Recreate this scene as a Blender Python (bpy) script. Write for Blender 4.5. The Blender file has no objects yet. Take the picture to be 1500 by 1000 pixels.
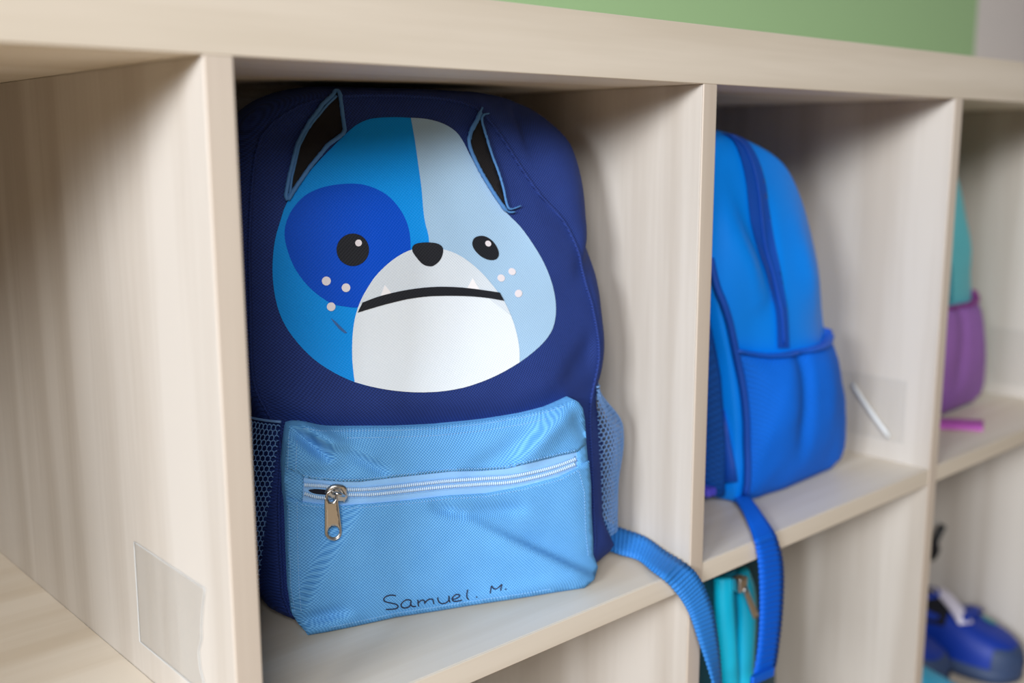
import bpy, bmesh, math, random
from mathutils import Vector, Matrix, noise
from mathutils.bvhtree import BVHTree
from mathutils.kdtree import KDTree
from mathutils.geometry import delaunay_2d_cdt

# ------------------------------------------------------------------ camera, world, lights, exposure
SC = bpy.context.scene
COL = SC.collection
F_PX = 1569.68
CAM = Vector((-0.25204, -0.50412, 0.33127))
YAW, PITCH, ROLL = 0.73499, -0.17999, -0.00278


def cam_axes():
    cy, sy, cp, sp = math.cos(YAW), math.sin(YAW), math.cos(PITCH), math.sin(PITCH)
    f = Vector((sy * cp, cy * cp, sp))
    r = Vector((cy, -sy, 0))
    u = r.cross(f)
    cr, sr = math.cos(ROLL), math.sin(ROLL)
    return cr * r + sr * u, -sr * r + cr * u, f


RT, UPV, FW = cam_axes()
cd = bpy.data.cameras.new('camera')
co = bpy.data.objects.new('camera', cd)
COL.objects.link(co)
mw = Matrix((RT, UPV, -FW)).transposed().to_4x4()
mw.translation = CAM
co.matrix_world = mw
cd.sensor_width = 36.0
cd.lens = F_PX / 1500 * 36.0
cd.clip_start = 0.02
cd.dof.use_dof = True
cd.dof.focus_distance = 0.735
cd.dof.aperture_fstop = 3.3
SC.camera = co

SC.view_settings.view_transform = 'Standard'
SC.view_settings.look = 'None'
SC.view_settings.gamma = 1.0
SC.view_settings.use_curve_mapping = False
SC.view_settings.exposure = 0.0

wd = bpy.data.worlds.new('room_light')
SC.world = wd
wd.use_nodes = True
bg = wd.node_tree.nodes['Background']
bg.inputs[0].default_value = (1.0, 0.95, 0.90, 1)
bg.inputs[1].default_value = 0.065


def area(name, loc, target, sx, sy, energy, color):
    l = bpy.data.lights.new(name, 'AREA')
    l.shape = 'RECTANGLE'
    l.size, l.size_y = sx, sy
    l.energy = energy
    l.color = color
    o = bpy.data.objects.new(name, l)
    COL.objects.link(o)
    o.location = loc
    o.rotation_euler = (Vector(target) - Vector(loc)).to_track_quat('-Z', 'Y').to_euler()
    return o


area('window_light', (-2.9, -1.05, 0.97), (0.3, 0.0, 0.2), 0.8, 0.65, 94, (0.925, 0.985, 1.07))
area('front_left_fill', (-1.85, -2.2, 1.6), (0.3, 0.0, 0.2), 1.5, 0.9, 92, (0.98, 0.98, 0.98))  # added soft fill from the front left, not a known window

# ------------------------------------------------------------------ maths helpers


def pray(x, y):
    return (RT * ((x - 750) / F_PX) - UPV * ((y - 500) / F_PX) + FW)


def on_z(x, y, z):
    d = pray(x, y)
    return CAM + d * ((z - CAM.z) / d.z)


def on_y(x, y, Y):
    d = pray(x, y)
    return CAM + d * ((Y - CAM.y) / d.y)


def on_x(x, y, X):
    d = pray(x, y)
    return CAM + d * ((X - CAM.x) / d.x)


def sstep(a, b, x):
    t = max(0.0, min(1.0, (x - a) / (b - a)))
    return t * t * (3 - 2 * t)


def catmull(pts, closed=False, n=10):
    out = []
    m = len(pts)
    segs = m if closed else m - 1
    for i in range(segs):
        g = (lambda k: pts[k % m]) if closed else (lambda k: pts[max(0, min(m - 1, k))])
        p0, p1, p2, p3 = g(i - 1), g(i), g(i + 1), g(i + 2)
        for j in range(n):
            t = j / n
            out.append(tuple(0.5 * (2 * b + (c - a) * t + (2 * a - 5 * b + 4 * c - d) * t * t + (3 * b - a - 3 * c + d) * t ** 3)
                             for a, b, c, d in zip(p0, p1, p2, p3)))
    if not closed:
        out.append(tuple(pts[-1]))
    return out


def resample(pts, step):
    out = [pts[0]]
    acc = 0.0
    for a, b in zip(pts, pts[1:]):
        L = math.dist(a, b)
        if L == 0:
            continue
        d = step - acc
        while d <= L:
            t = d / L
            out.append(tuple(p + (q - p) * t for p, q in zip(a, b)))
            d += step
        acc = (acc + L) % step
    return out


def inside(p, poly):
    x, y = p
    c = False
    j = len(poly) - 1
    for i in range(len(poly)):
        xi, yi = poly[i]
        xj, yj = poly[j]
        if (yi > y) != (yj > y) and x < (xj - xi) * (y - yi) / (yj - yi) + xi:
            c = not c
        j = i
    return c


def seg_d(p, a, b):
    ax, ay = a
    bx, by = b
    dx, dy = bx - ax, by - ay
    L = dx * dx + dy * dy
    t = 0 if L == 0 else max(0, min(1, ((p[0] - ax) * dx + (p[1] - ay) * dy) / L))
    return math.hypot(p[0] - ax - t * dx, p[1] - ay - t * dy), t


def poly_d(p, poly):
    return min(seg_d(p, poly[i], poly[(i + 1) % len(poly)])[0] for i in range(len(poly)))


# ------------------------------------------------------------------ objects
def obj(name, verts, faces, mat, parent=None, smooth=True):
    me = bpy.data.meshes.new(name)
    me.from_pydata([tuple(v) for v in verts], [], faces)
    me.validate()
    me.update()
    if smooth:
        me.polygons.foreach_set('use_smooth', [True] * len(me.polygons))
    if mat:
        me.materials.append(mat)
    o = bpy.data.objects.new(name, me)
    COL.objects.link(o)
    o.parent = parent
    return o


def thing(name, label, cat, loc=(0, 0, 0), rz=0.0, group=None):
    o = bpy.data.objects.new(name, None)
    COL.objects.link(o)
    o.empty_display_size = 0.03
    o.location = loc
    o.rotation_euler = (0, 0, rz)
    o['label'] = label
    o['category'] = cat
    if group:
        o['group'] = group
    return o


def struct(name, verts, faces, mat):
    o = obj(name, verts, faces, mat, None, False)
    o['kind'] = 'structure'
    return o


def fix_normals(o):
    bm = bmesh.new()
    bm.from_mesh(o.data)
    bmesh.ops.recalc_face_normals(bm, faces=bm.faces)
    bm.to_mesh(o.data)
    bm.free()


def box_vf(x0, x1, y0, y1, z0, z1):
    v = [(x, y, z) for x in (x0, x1) for y in (y0, y1) for z in (z0, z1)]
    f = [(0, 1, 3, 2), (4, 6, 7, 5), (0, 4, 5, 1), (2, 3, 7, 6), (0, 2, 6, 4), (1, 5, 7, 3)]
    return v, f


def box(name, b, mat, parent=None, bevel=0.0, seg=2):
    v, f = box_vf(*b)
    o = obj(name, v, f, mat, parent, False)
    bm = bmesh.new()
    bm.from_mesh(o.data)
    if bevel:
        bmesh.ops.bevel(bm, geom=bm.edges[:], offset=bevel, segments=seg, affect='EDGES', profile=0.5)
        for fc in bm.faces:
            fc.smooth = True
    bmesh.ops.recalc_face_normals(bm, faces=bm.faces)
    bm.to_mesh(o.data)
    bm.free()
    if bevel:
        md = o.modifiers.new('wn', 'WEIGHTED_NORMAL')
        md.keep_sharp = True
    return o


def tube_vf(pts, r, n=8, flat=1.0, closed=False, up=None):
    P = [Vector(p) for p in pts]
    V, Fc = [], []
    m = len(P)
    prev = None
    for i, p in enumerate(P):
        a = P[(i - 1) % m] if (closed or i > 0) else p
        b = P[(i + 1) % m] if (closed or i < m - 1) else p
        t = (b - a)
        t = t.normalized() if t.length > 1e-9 else Vector((0, 0, 1))
        ref = Vector(up) if up is not None else (prev if prev is not None else (Vector((0, 0, 1)) if abs(t.z) < 0.9 else Vector((1, 0, 0))))
        nrm = (ref - t * ref.dot(t))
        nrm = nrm.normalized() if nrm.length > 1e-6 else t.orthogonal().normalized()
        if up is None:
            prev = nrm
        bi = t.cross(nrm)
        rr = r[i] if isinstance(r, (list, tuple)) else r
        for k in range(n):
            an = 2 * math.pi * k / n
            V.append(p + nrm * (math.cos(an) * rr * flat) + bi * (math.sin(an) * rr))
    lim = m if closed else m - 1
    for i in range(lim):
        j = (i + 1) % m
        for k in range(n):
            l = (k + 1) % n
            Fc.append((i * n + k, i * n + l, j * n + l, j * n + k))
    if not closed:
        Fc.append(tuple(range(n - 1, -1, -1)))
        Fc.append(tuple((m - 1) * n + k for k in range(n)))
    return V, Fc


def merge(parts):
    V, Fc = [], []
    for v, f in parts:
        o = len(V)
        V += list(v)
        Fc += [tuple(i + o for i in q) for q in f]
    return V, Fc


def tube(name, pts, r, mat, parent=None, n=8, flat=1.0, closed=False, up=None):
    v, f = tube_vf(pts, r, n, flat, closed, up)
    return obj(name, v, f, mat, parent)


# ------------------------------------------------------------------ materials
def lin(c):
    return tuple(((x / 255) / 12.92 if x / 255 <= 0.04045 else ((x / 255 + 0.055) / 1.055) ** 2.4) for x in c) + (1.0,)


def nmat(name):
    m = bpy.data.materials.new(name)
    m.use_nodes = True
    nt = m.node_tree
    return m, nt, nt.nodes['Principled BSDF']


def N(nt, t, **kw):
    n = nt.nodes.new(t)
    for k, v in kw.items():
        setattr(n, k, v)
    return n


def mth(nt, op, a, b=None):
    n = N(nt, 'ShaderNodeMath', operation=op)
    for i, s in enumerate((a, b)):
        if s is None:
            continue
        if isinstance(s, (int, float)):
            n.inputs[i].default_value = s
        else:
            nt.links.new(s, n.inputs[i])
    return n.outputs[0]


def plain(name, c, rough=0.6, metal=0.0, noise_amt=0.06, scale=60.0, bump=0.0, spec=0.5, sheen=0.0):
    m, nt, b = nmat(name)
    tc = N(nt, 'ShaderNodeTexCoord')
    nz = N(nt, 'ShaderNodeTexNoise')
    nz.inputs['Scale'].default_value = scale
    nz.inputs['Detail'].default_value = 4
    nt.links.new(tc.outputs['Object'], nz.inputs['Vector'])
    mx = N(nt, 'ShaderNodeMix', data_type='RGBA')
    l = lin(c)
    mx.inputs['A'].default_value = tuple(x * (1 - noise_amt) for x in l[:3]) + (1,)
    mx.inputs['B'].default_value = tuple(min(1, x * (1 + noise_amt)) for x in l[:3]) + (1,)
    nt.links.new(nz.outputs['Fac'], mx.inputs['Factor'])
    nt.links.new(mx.outputs['Result'], b.inputs['Base Color'])
    b.inputs['Roughness'].default_value = rough
    b.inputs['Metallic'].default_value = metal
    b.inputs['Specular IOR Level'].default_value = spec
    if sheen:
        b.inputs['Sheen Weight'].default_value = sheen
    if bump:
        bp = N(nt, 'ShaderNodeBump')
        bp.inputs['Strength'].default_value = bump
        bp.inputs['Distance'].default_value = 0.001
        nt.links.new(nz.outputs['Fac'], bp.inputs['Height'])
        nt.links.new(bp.outputs['Normal'], b.inputs['Normal'])
    return m


def fabric(name, c, pitch=0.0016, contrast=0.25, bump=0.5, rough=0.75, spec=0.25, hi=None):
    """woven cloth: two crossing sine waves give the little pillows of the weave"""
    m, nt, b = nmat(name)
    tc = N(nt, 'ShaderNodeTexCoord')
    sp = N(nt, 'ShaderNodeSeparateXYZ')
    nt.links.new(tc.outputs['Object'], sp.inputs[0])
    xy = mth(nt, 'ADD', sp.outputs[0], mth(nt, 'MULTIPLY', sp.outputs[1], 0.8))
    k = 2 * math.pi / (pitch * 1.4)
    a = mth(nt, 'SINE', mth(nt, 'MULTIPLY', xy, k))
    d = mth(nt, 'SINE', mth(nt, 'MULTIPLY', sp.outputs[2], k))
    w = mth(nt, 'ADD', mth(nt, 'MULTIPLY', mth(nt, 'MULTIPLY', a, d), 0.5), 0.5)
    nz = N(nt, 'ShaderNodeTexNoise')
    nz.inputs['Scale'].default_value = 45
    nz.inputs['Detail'].default_value = 5
    nt.links.new(tc.outputs['Object'], nz.inputs['Vector'])
    f = mth(nt, 'ADD', mth(nt, 'MULTIPLY', w, 0.8), mth(nt, 'MULTIPLY', nz.outputs['Fac'], 0.25))
    mx = N(nt, 'ShaderNodeMix', data_type='RGBA')
    l = lin(c)
    h = lin(hi) if hi else tuple(min(1, x * (1 + contrast)) for x in l[:3]) + (1,)
    mx.inputs['A'].default_value = tuple(x * (1 - contrast) for x in l[:3]) + (1,)
    mx.inputs['B'].default_value = h
    nt.links.new(f, mx.inputs['Factor'])
    nt.links.new(mx.outputs['Result'], b.inputs['Base Color'])
    b.inputs['Roughness'].default_value = rough
    b.inputs['Specular IOR Level'].default_value = spec
    bp = N(nt, 'ShaderNodeBump')
    bp.inputs['Strength'].default_value = bump
    bp.inputs['Distance'].default_value = 0.0004
    nt.links.new(w, bp.inputs['Height'])
    nt.links.new(bp.outputs['Normal'], b.inputs['Normal'])
    return m


def wood(name, c1, c2, axis, rough=0.42, streak=1.0):
    """pale laminate; grain runs along axis"""
    m, nt, b = nmat(name)
    tc = N(nt, 'ShaderNodeTexCoord')
    mp = N(nt, 'ShaderNodeMapping')
    s = [26.0, 26.0, 26.0]
    s[axis] = 1.3
    mp.inputs['Scale'].default_value = s
    nt.links.new(tc.outputs['Object'], mp.inputs['Vector'])
    n1 = N(nt, 'ShaderNodeTexNoise')
    n1.inputs['Scale'].default_value = 1.0
    n1.inputs['Detail'].default_value = 7
    n1.inputs['Roughness'].default_value = 0.065
    n1.inputs['Distortion'].default_value = 0.5
    nt.links.new(mp.outputs['Vector'], n1.inputs['Vector'])
    n2 = N(nt, 'ShaderNodeTexNoise')
    n2.inputs['Scale'].default_value = 7.0
    n2.inputs['Detail'].default_value = 5
    nt.links.new(mp.outputs['Vector'], n2.inputs['Vector'])
    f = mth(nt, 'ADD', mth(nt, 'MULTIPLY', n1.outputs['Fac'], 0.75), mth(nt, 'MULTIPLY', n2.outputs['Fac'], 0.25))
    cr = N(nt, 'ShaderNodeValToRGB')
    cr.color_ramp.elements[0].position = 0.36
    cr.color_ramp.elements[0].color = lin(c1)
    cr.color_ramp.elements[1].position = 0.62
    cr.color_ramp.elements[1].color = lin(c2)
    nt.links.new(f, cr.inputs['Fac'])
    nt.links.new(cr.outputs['Color'], b.inputs['Base Color'])
    b.inputs['Roughness'].default_value = rough
    b.inputs['Specular IOR Level'].default_value = 0.4
    bp = N(nt, 'ShaderNodeBump')
    bp.inputs['Strength'].default_value = 0.06
    bp.inputs['Distance'].default_value = 0.0005
    nt.links.new(f, bp.inputs['Height'])
    nt.links.new(bp.outputs['Normal'], b.inputs['Normal'])
    return m


def webbing(name, c, rough=0.6):
    m = fabric(name, c, pitch=0.0022, contrast=0.16, bump=0.5, rough=rough, spec=0.3)
    return m


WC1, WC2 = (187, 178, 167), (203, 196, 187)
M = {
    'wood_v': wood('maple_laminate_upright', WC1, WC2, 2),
    'wood_h_lit': wood('maple_laminate_level_lit', (220, 207, 187), (233, 223, 207), 0),  # maple of the level boards lightened; missing top light put into the colour
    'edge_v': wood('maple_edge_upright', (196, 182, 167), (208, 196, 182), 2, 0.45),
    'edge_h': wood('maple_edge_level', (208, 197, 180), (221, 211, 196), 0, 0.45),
    'navy': fabric('navy_oxford_cloth', (21, 36, 88), contrast=0.25, bump=0.8, hi=(42, 68, 146)),
    'navy_dark': plain('navy_piping', (24, 32, 84), 0.7, noise_amt=0.1, scale=300),
    'pocket': fabric('sky_blue_oxford_cloth', (58, 148, 240), contrast=0.34, bump=1.0, hi=(128, 200, 255)),
    'tape': fabric('pale_blue_zip_tape', (142, 192, 242), pitch=0.0009, contrast=0.1, bump=0.3),
    'teeth': plain('pale_blue_nylon', (206, 230, 252), 0.35, noise_amt=0.03),
    'thread': plain('blue_thread', (72, 126, 186), 0.7, scale=400, noise_amt=0.12),
    'thread_lt': plain('light_blue_thread', (150, 200, 245), 0.7, scale=400, noise_amt=0.12),
    'net': plain('blue_netting', (112, 156, 214), 0.6, scale=300, noise_amt=0.1),
    'metal': plain('nickel', (206, 204, 202), 0.28, 1.0, scale=20, noise_amt=0.03),
    'hole': plain('gap_shade', (10, 14, 34), 0.9),  # near-black colour for the shade in the zipper gap
    'p_blue': fabric('print_mid_blue', (4, 146, 238), contrast=0.05, bump=0.35, rough=0.55, spec=0.12),
    'p_light': fabric('print_light_blue', (160, 194, 224), contrast=0.04, bump=0.35, rough=0.55, spec=0.12),
    'p_patch': fabric('print_deep_blue', (0, 78, 206), contrast=0.06, bump=0.35, rough=0.55, spec=0.12),
    'p_white': fabric('print_white', (226, 235, 244), contrast=0.03, bump=0.35, rough=0.55, spec=0.12),
    'p_grey': fabric('print_pale_grey', (212, 222, 232), contrast=0.03, bump=0.35, rough=0.55, spec=0.12),
    'p_black': fabric('print_black', (34, 36, 42), contrast=0.1, bump=0.35, rough=0.55, spec=0.12),
    'p_tooth': plain('print_tooth_white', (240, 240, 244), 0.5, noise_amt=0.02),
    'p_dot': plain('print_dot_white', (226, 220, 226), 0.5, noise_amt=0.03),
    'p_smear': plain('grey_smear', (24, 92, 158), 0.6, scale=900, noise_amt=0.3),
    'ear': fabric('black_ear_cloth', (26, 24, 26), contrast=0.2, bump=0.4),
    'ink': plain('black_marker_ink', (28, 36, 66), 0.6),
    'strap1': webbing('mid_blue_webbing', (46, 126, 206)),
    'bag2': plain('bright_blue_coated_cloth', (0, 138, 255), 0.5, noise_amt=0.05, scale=30, spec=0.25),
    'bag2_dark': plain('royal_blue_zip_tape', (0, 76, 182), 0.6, noise_amt=0.08, scale=200),
    'bag2_hem': plain('blue_binding', (0, 90, 200), 0.6),
    'bag2_mesh': fabric('blue_mesh_cloth', (0, 104, 220), pitch=0.003, contrast=0.25, bump=0.8),
    'bag2_pad': fabric('blue_spacer_mesh', (6, 70, 150), pitch=0.004, contrast=0.4, bump=0.9),
    'strap2': webbing('bright_blue_webbing', (0, 92, 206)),
    'violet': plain('violet_plastic', (92, 84, 214), 0.4),
    'bag3': plain('turquoise_cloth', (92, 194, 208), 0.6, noise_amt=0.05),
    'bag3_mesh': fabric('purple_mesh_cloth', (150, 104, 178), pitch=0.004, contrast=0.2, bump=0.6),
    'bag3_hem': plain('magenta_binding', (142, 44, 138), 0.6),
    'bag3_strap': webbing('pink_webbing', (206, 106, 200)),
    'bag3_pad': plain('teal_pad', (60, 150, 170), 0.8),
    'teal': plain('dark_teal_cloth', (0, 66, 82), 0.65, noise_amt=0.08),
    'cyan': plain('cyan_cloth', (0, 206, 250), 0.45, noise_amt=0.05),
    'teal_zip': plain('teal_zip_tape', (0, 116, 146), 0.6),
    'film': None,
    'shoe': plain('blue_shoe_cloth', (0, 48, 152), 0.55, noise_amt=0.1),
    'shoe_dark': plain('navy_shoe_lining', (8, 10, 24), 0.9),
    'shoe_sole': plain('slate_rubber', (52, 70, 104), 0.6),
    'shoe_white': plain('lilac_white_strap', (222, 218, 236), 0.6),
    'shoe_green': plain('green_emblem', (70, 150, 150), 0.6),
    'slip': plain('light_blue_rubber', (66, 176, 216), 0.5),
    'lime': plain('lime_trim', (150, 190, 90), 0.6),
    'black': plain('black_plastic', (18, 20, 26), 0.5),
}
# clear plastic film
m_, nt_, b_ = nmat('clear_plastic_film')
b_.inputs['Base Color'].default_value = lin((166, 164, 158))
b_.inputs['Roughness'].default_value = 0.22
b_.inputs['Alpha'].default_value = 0.22
tc_ = N(nt_, 'ShaderNodeTexCoord')
nz_ = N(nt_, 'ShaderNodeTexNoise')
nz_.inputs['Scale'].default_value = 40
nt_.links.new(tc_.outputs['Object'], nz_.inputs['Vector'])
bp_ = N(nt_, 'ShaderNodeBump')
bp_.inputs['Strength'].default_value = 0.15
bp_.inputs['Distance'].default_value = 0.002
nt_.links.new(nz_.outputs['Fac'], bp_.inputs['Height'])
nt_.links.new(bp_.outputs['Normal'], b_.inputs['Normal'])
M['film'] = m_
M['film_faint'] = m_.copy()
M['film_faint'].name = 'thin_clear_film'
M['film_faint'].node_tree.nodes['Principled BSDF'].inputs['Alpha'].default_value = 0.10
M['film_edge'] = plain('film_edge', (206, 208, 208), 0.25, noise_amt=0.03)

# painted wall: green field up to x = 1.63, off-white beyond
m_, nt_, b_ = nmat('painted_wall')
tc_ = N(nt_, 'ShaderNodeTexCoord')
sp_ = N(nt_, 'ShaderNodeSeparateXYZ')
nt_.links.new(tc_.outputs['Object'], sp_.inputs[0])
gt_ = mth(nt_, 'GREATER_THAN', sp_.outputs[0], 1.728)
mx_ = N(nt_, 'ShaderNodeMix', data_type='RGBA')
mx_.inputs['A'].default_value = lin((166, 198, 146))
mx_.inputs['B'].default_value = lin((226, 216, 211))
nt_.links.new(gt_, mx_.inputs['Factor'])
nt_.links.new(mx_.outputs['Result'], b_.inputs['Base Color'])
b_.inputs['Roughness'].default_value = 0.8
nz_ = N(nt_, 'ShaderNodeTexNoise')
nz_.inputs['Scale'].default_value = 180
nt_.links.new(tc_.outputs['Object'], nz_.inputs['Vector'])
bp_ = N(nt_, 'ShaderNodeBump')
bp_.inputs['Strength'].default_value = 0.1
bp_.inputs['Distance'].default_value = 0.002
nt_.links.new(nz_.outputs['Fac'], bp_.inputs['Height'])
nt_.links.new(bp_.outputs['Normal'], b_.inputs['Normal'])
M['wall'] = m_
M['floor'] = plain('tan_lino_floor', (186, 156, 122), 0.5, noise_amt=0.08, scale=12)

# ------------------------------------------------------------------ the room
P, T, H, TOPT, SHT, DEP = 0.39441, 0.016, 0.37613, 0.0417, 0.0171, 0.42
ZB = -0.36                       # top of the bottom board
ZF = ZB - 0.06                   # floor
v, f = box_vf(-2.2, 3.6, DEP + 0.006, DEP + 0.12, ZF, 2.3)
struct('wall_back', v, f, M['wall'])
v, f = box_vf(-2.2, 3.6, -2.6, DEP + 0.12, ZF - 0.1, ZF)
struct('floor', v, f, M['floor'])

# ------------------------------------------------------------------ the cubby shelf unit
unit = thing('cubby_shelf', 'pale maple cubby shelf unit with open square compartments', 'shelf unit', (0, 0, ZF))


def panel(name, b, mat, edge_mat, bev=0.0006):
    x0, x1, y0, y1, z0, z1 = b
    o = box(name, (x0, x1, y0 + 0.0016, y1, z0 - ZF, z1 - ZF), mat, unit, bev, 1)
    e = box('edge_band', (x0, x1, y0, y0 + 0.0016, z0 - ZF, z1 - ZF), edge_mat, o, 0.0007, 2)
    return o


X0, X1 = -2 * P, 5 * P + T
panel('top_board', (X0, X1, 0, DEP, H, H + TOPT), M['wood_h_lit'], M['edge_h'], 0.0012)
panel('bottom_board', (X0, X1, 0, DEP, ZB - 0.018, ZB), M['wood_h_lit'], M['edge_h'])
box('plinth', (X0 + 0.01, X1 - 0.01, 0.03, 0.05, 0, ZB - 0.018 - ZF), M['wood_h_lit'], unit, 0.0005, 1)
box('plinth', (X0 + 0.01, X1 - 0.01, DEP - 0.03, DEP - 0.012, 0, ZB - 0.018 - ZF), M['wood_h_lit'], unit, 0.0005, 1)
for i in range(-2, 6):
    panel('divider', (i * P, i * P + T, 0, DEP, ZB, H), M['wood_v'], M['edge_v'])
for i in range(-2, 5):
    panel('shelf_board', (i * P + T, (i + 1) * P, 0.0008, DEP - 0.004, -SHT, 0), M['wood_h_lit'], M['edge_h'])
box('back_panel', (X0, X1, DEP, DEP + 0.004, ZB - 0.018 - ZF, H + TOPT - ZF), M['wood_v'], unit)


# clear label sleeves stuck on the left faces of the dividers
def sleeve(X, outline, seed, label, film='film', rr=.00035):
    rnd = random.Random(seed)
    pts = [(a, b) for a, b in outline]
    dens = []
    for i in range(len(pts)):
        a, b = pts[i], pts[(i + 1) % len(pts)]
        n = max(1, int(math.dist(a, b) / 0.004))
        dens += [tuple(p + (q - p) * k / n for p, q in zip(a, b)) for k in range(n)]
    inner = []
    ys = [p[0] for p in pts]
    zs = [p[1] for p in pts]
    y = min(ys)
    while y < max(ys):
        z = min(zs)
        while z < max(zs):
            if inside((y, z), pts) and poly_d((y, z), pts) > 0.002:
                inner.append((y, z))
            z += 0.004
        y += 0.004
    allp = dens + inner
    r = delaunay_2d_cdt([Vector(p) for p in allp], [(i, (i + 1) % len(dens)) for i in range(len(dens))], [], 0, 1e-7)
    V, Fc = [], []
    for q in r[0]:
        d = poly_d(q, pts)
        lift = 0.0004 + 0.0022 * sstep(0, 0.006, d) * (0.5 + noise.noise(Vector((q.x * 70, q.y * 22, seed))))
        V.append((X - abs(lift), q.x, q.y - ZF))
    for t in r[2]:
        c = [sum(r[0][i][k] for i in t) / 3 for k in (0, 1)]
        if inside(c, pts):
            Fc.append(tuple(t))
    o = obj('label_sleeve', V, Fc, M[film], unit)
    o['label'] = label
    rim = [(X - 0.0006, p[0], p[1] - ZF) for p in dens]
    tube('sleeve_rim', rim, rr, M['film_edge'], o, 5, closed=True)
    return o


SL = [(.127, .0889), (.031, .0881), (.0355, .075), (.0385, .062), (.039, .055), (.044, .046), (.043, .036), (.036, .0205), (.1285, .0215)]
s1 = sleeve(0, SL, 3, 'clear plastic label sleeve with a torn edge')
SR = [(.127, .0885), (.031, .0885), (.031, .021), (.1285, .021)]
s3 = sleeve(2 * P, SR, 5, 'clear plastic label sleeve with a curled white strip', 'film_faint', .00015)
a, b = on_x(1249, 562, 2 * P - 0.003), on_x(1303, 640, 2 * P - 0.003)
crl = [a + (b - a) * k / 8 + Vector((-.0015 * math.sin(k / 8 * math.pi), 0, -ZF)) for k in range(9)]
tube('curled_strip', crl, [0.0022 + 0.0006 * (k / 8) for k in range(9)], M['film_edge'], s3, 8)
s4 = sleeve(3 * P, [(.1185, .0905), (.024, .0905), (.024, .016), (.1125, .016)], 8, 'clear plastic label sleeve', 'film_faint', .00015)
# dark coat hook on the side of the compartment that holds the shoes
hk = [on_x(1381, 769, 3 * P - 0.004), on_x(1374, 783, 3 * P - 0.012), on_x(1369, 795, 3 * P - 0.016), on_x(1371, 806, 3 * P - 0.012), on_x(1364, 817, 3 * P - 0.006)]
hk = [h - Vector((0, 0, ZF)) for h in hk]
tube('coat_hook', catmull([tuple(h) for h in hk], n=5), 0.0055, M['black'], unit, 8)


# ------------------------------------------------------------------ bag builder helpers
def polar(pts, c, n):
    cur = catmull(pts, True, 14)
    an = sorted((math.atan2(q[1] - c[1], q[0] - c[0]) % (2 * math.pi), math.dist(q, c)) for q in cur)
    an = [(an[-1][0] - 2 * math.pi, an[-1][1])] + an + [(an[0][0] + 2 * math.pi, an[0][1])]
    out = []
    j = 0
    for i in range(n):
        a = 2 * math.pi * i / n
        while an[j + 1][0] < a:
            j += 1
        t = (a - an[j][0]) / max(1e-9, an[j + 1][0] - an[j][0])
        r = an[j][1] + (an[j + 1][1] - an[j][1]) * t
        out.append((c[0] + math.cos(a) * r, c[1] + math.sin(a) * r))
    return out


def loft_bag(c, S, Mo, B, wS, wM, wB, bulge, n=220, nr=36, ns=10, nb=8, disp=None, zmin=None):
    """soft bag: front panel S, widest ring Mo, back ring B; local axes u (x), w (y, backwards), v (z)"""
    s, m, b = polar(S, c, n), polar(Mo, c, n), polar(B, c, n)
    V = [(c[0], bulge(c[0], c[1], 0.0), c[1])]
    rings = []
    for k in range(1, nr + 1):
        r = k / nr
        rings.append([(c[0] + (q[0] - c[0]) * r, bulge(c[0] + (q[0] - c[0]) * r, c[1] + (q[1] - c[1]) * r, r), c[1] + (q[1] - c[1]) * r) for q in s])
    for k in range(1, ns + 1):
        t = k / ns * math.pi / 2
        rings.append([(q[0] + (p[0] - q[0]) * math.sin(t), bulge(q[0], q[1], 1.0) + (wM(p[1]) - bulge(q[0], q[1], 1.0)) * (1 - math.cos(t)), q[1] + (p[1] - q[1]) * math.sin(t)) for q, p in zip(s, m)])
    for k in range(1, nb + 1):
        t = k / nb
        e = math.sin(t * math.pi / 2)
        e2 = 1 - math.cos(t * math.pi / 2)
        rings.append([(q[0] + (p[0] - q[0]) * e2, wM(q[1]) + (wB(p[1]) - wM(q[1])) * e, q[1] + (p[1] - q[1]) * e2) for q, p in zip(m, b)])
    for k in (0.85, 0.6, 0.3):
        rings.append([(c[0] + (q[0] - c[0]) * k, wB(q[1]) + 0.006 * (1 - k), c[1] + (q[1] - c[1]) * k) for q in b])
    for r in rings:
        V += r
    Fc = []
    for i in range(n):
        Fc.append((0, 1 + i, 1 + (i + 1) % n))
    for k in range(len(rings) - 1):
        o1, o2 = 1 + k * n, 1 + (k + 1) * n
        for i in range(n):
            j = (i + 1) % n
            Fc.append((o1 + i, o2 + i, o2 + j, o1 + j))
    V.append((c[0], wB(c[1]) + 0.008, c[1]))
    lo = 1 + (len(rings) - 1) * n
    for i in range(n):
        Fc.append((lo + i, len(V) - 1, lo + (i + 1) % n))
    V = [Vector(q) for q in V]
    if disp:
        V = [q + Vector(disp(q)) for q in V]
    if zmin is not None:
        for q in V:
            if q.z < zmin:
                q.z = zmin
    return V, Fc, rings[nr - 1]


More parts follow.
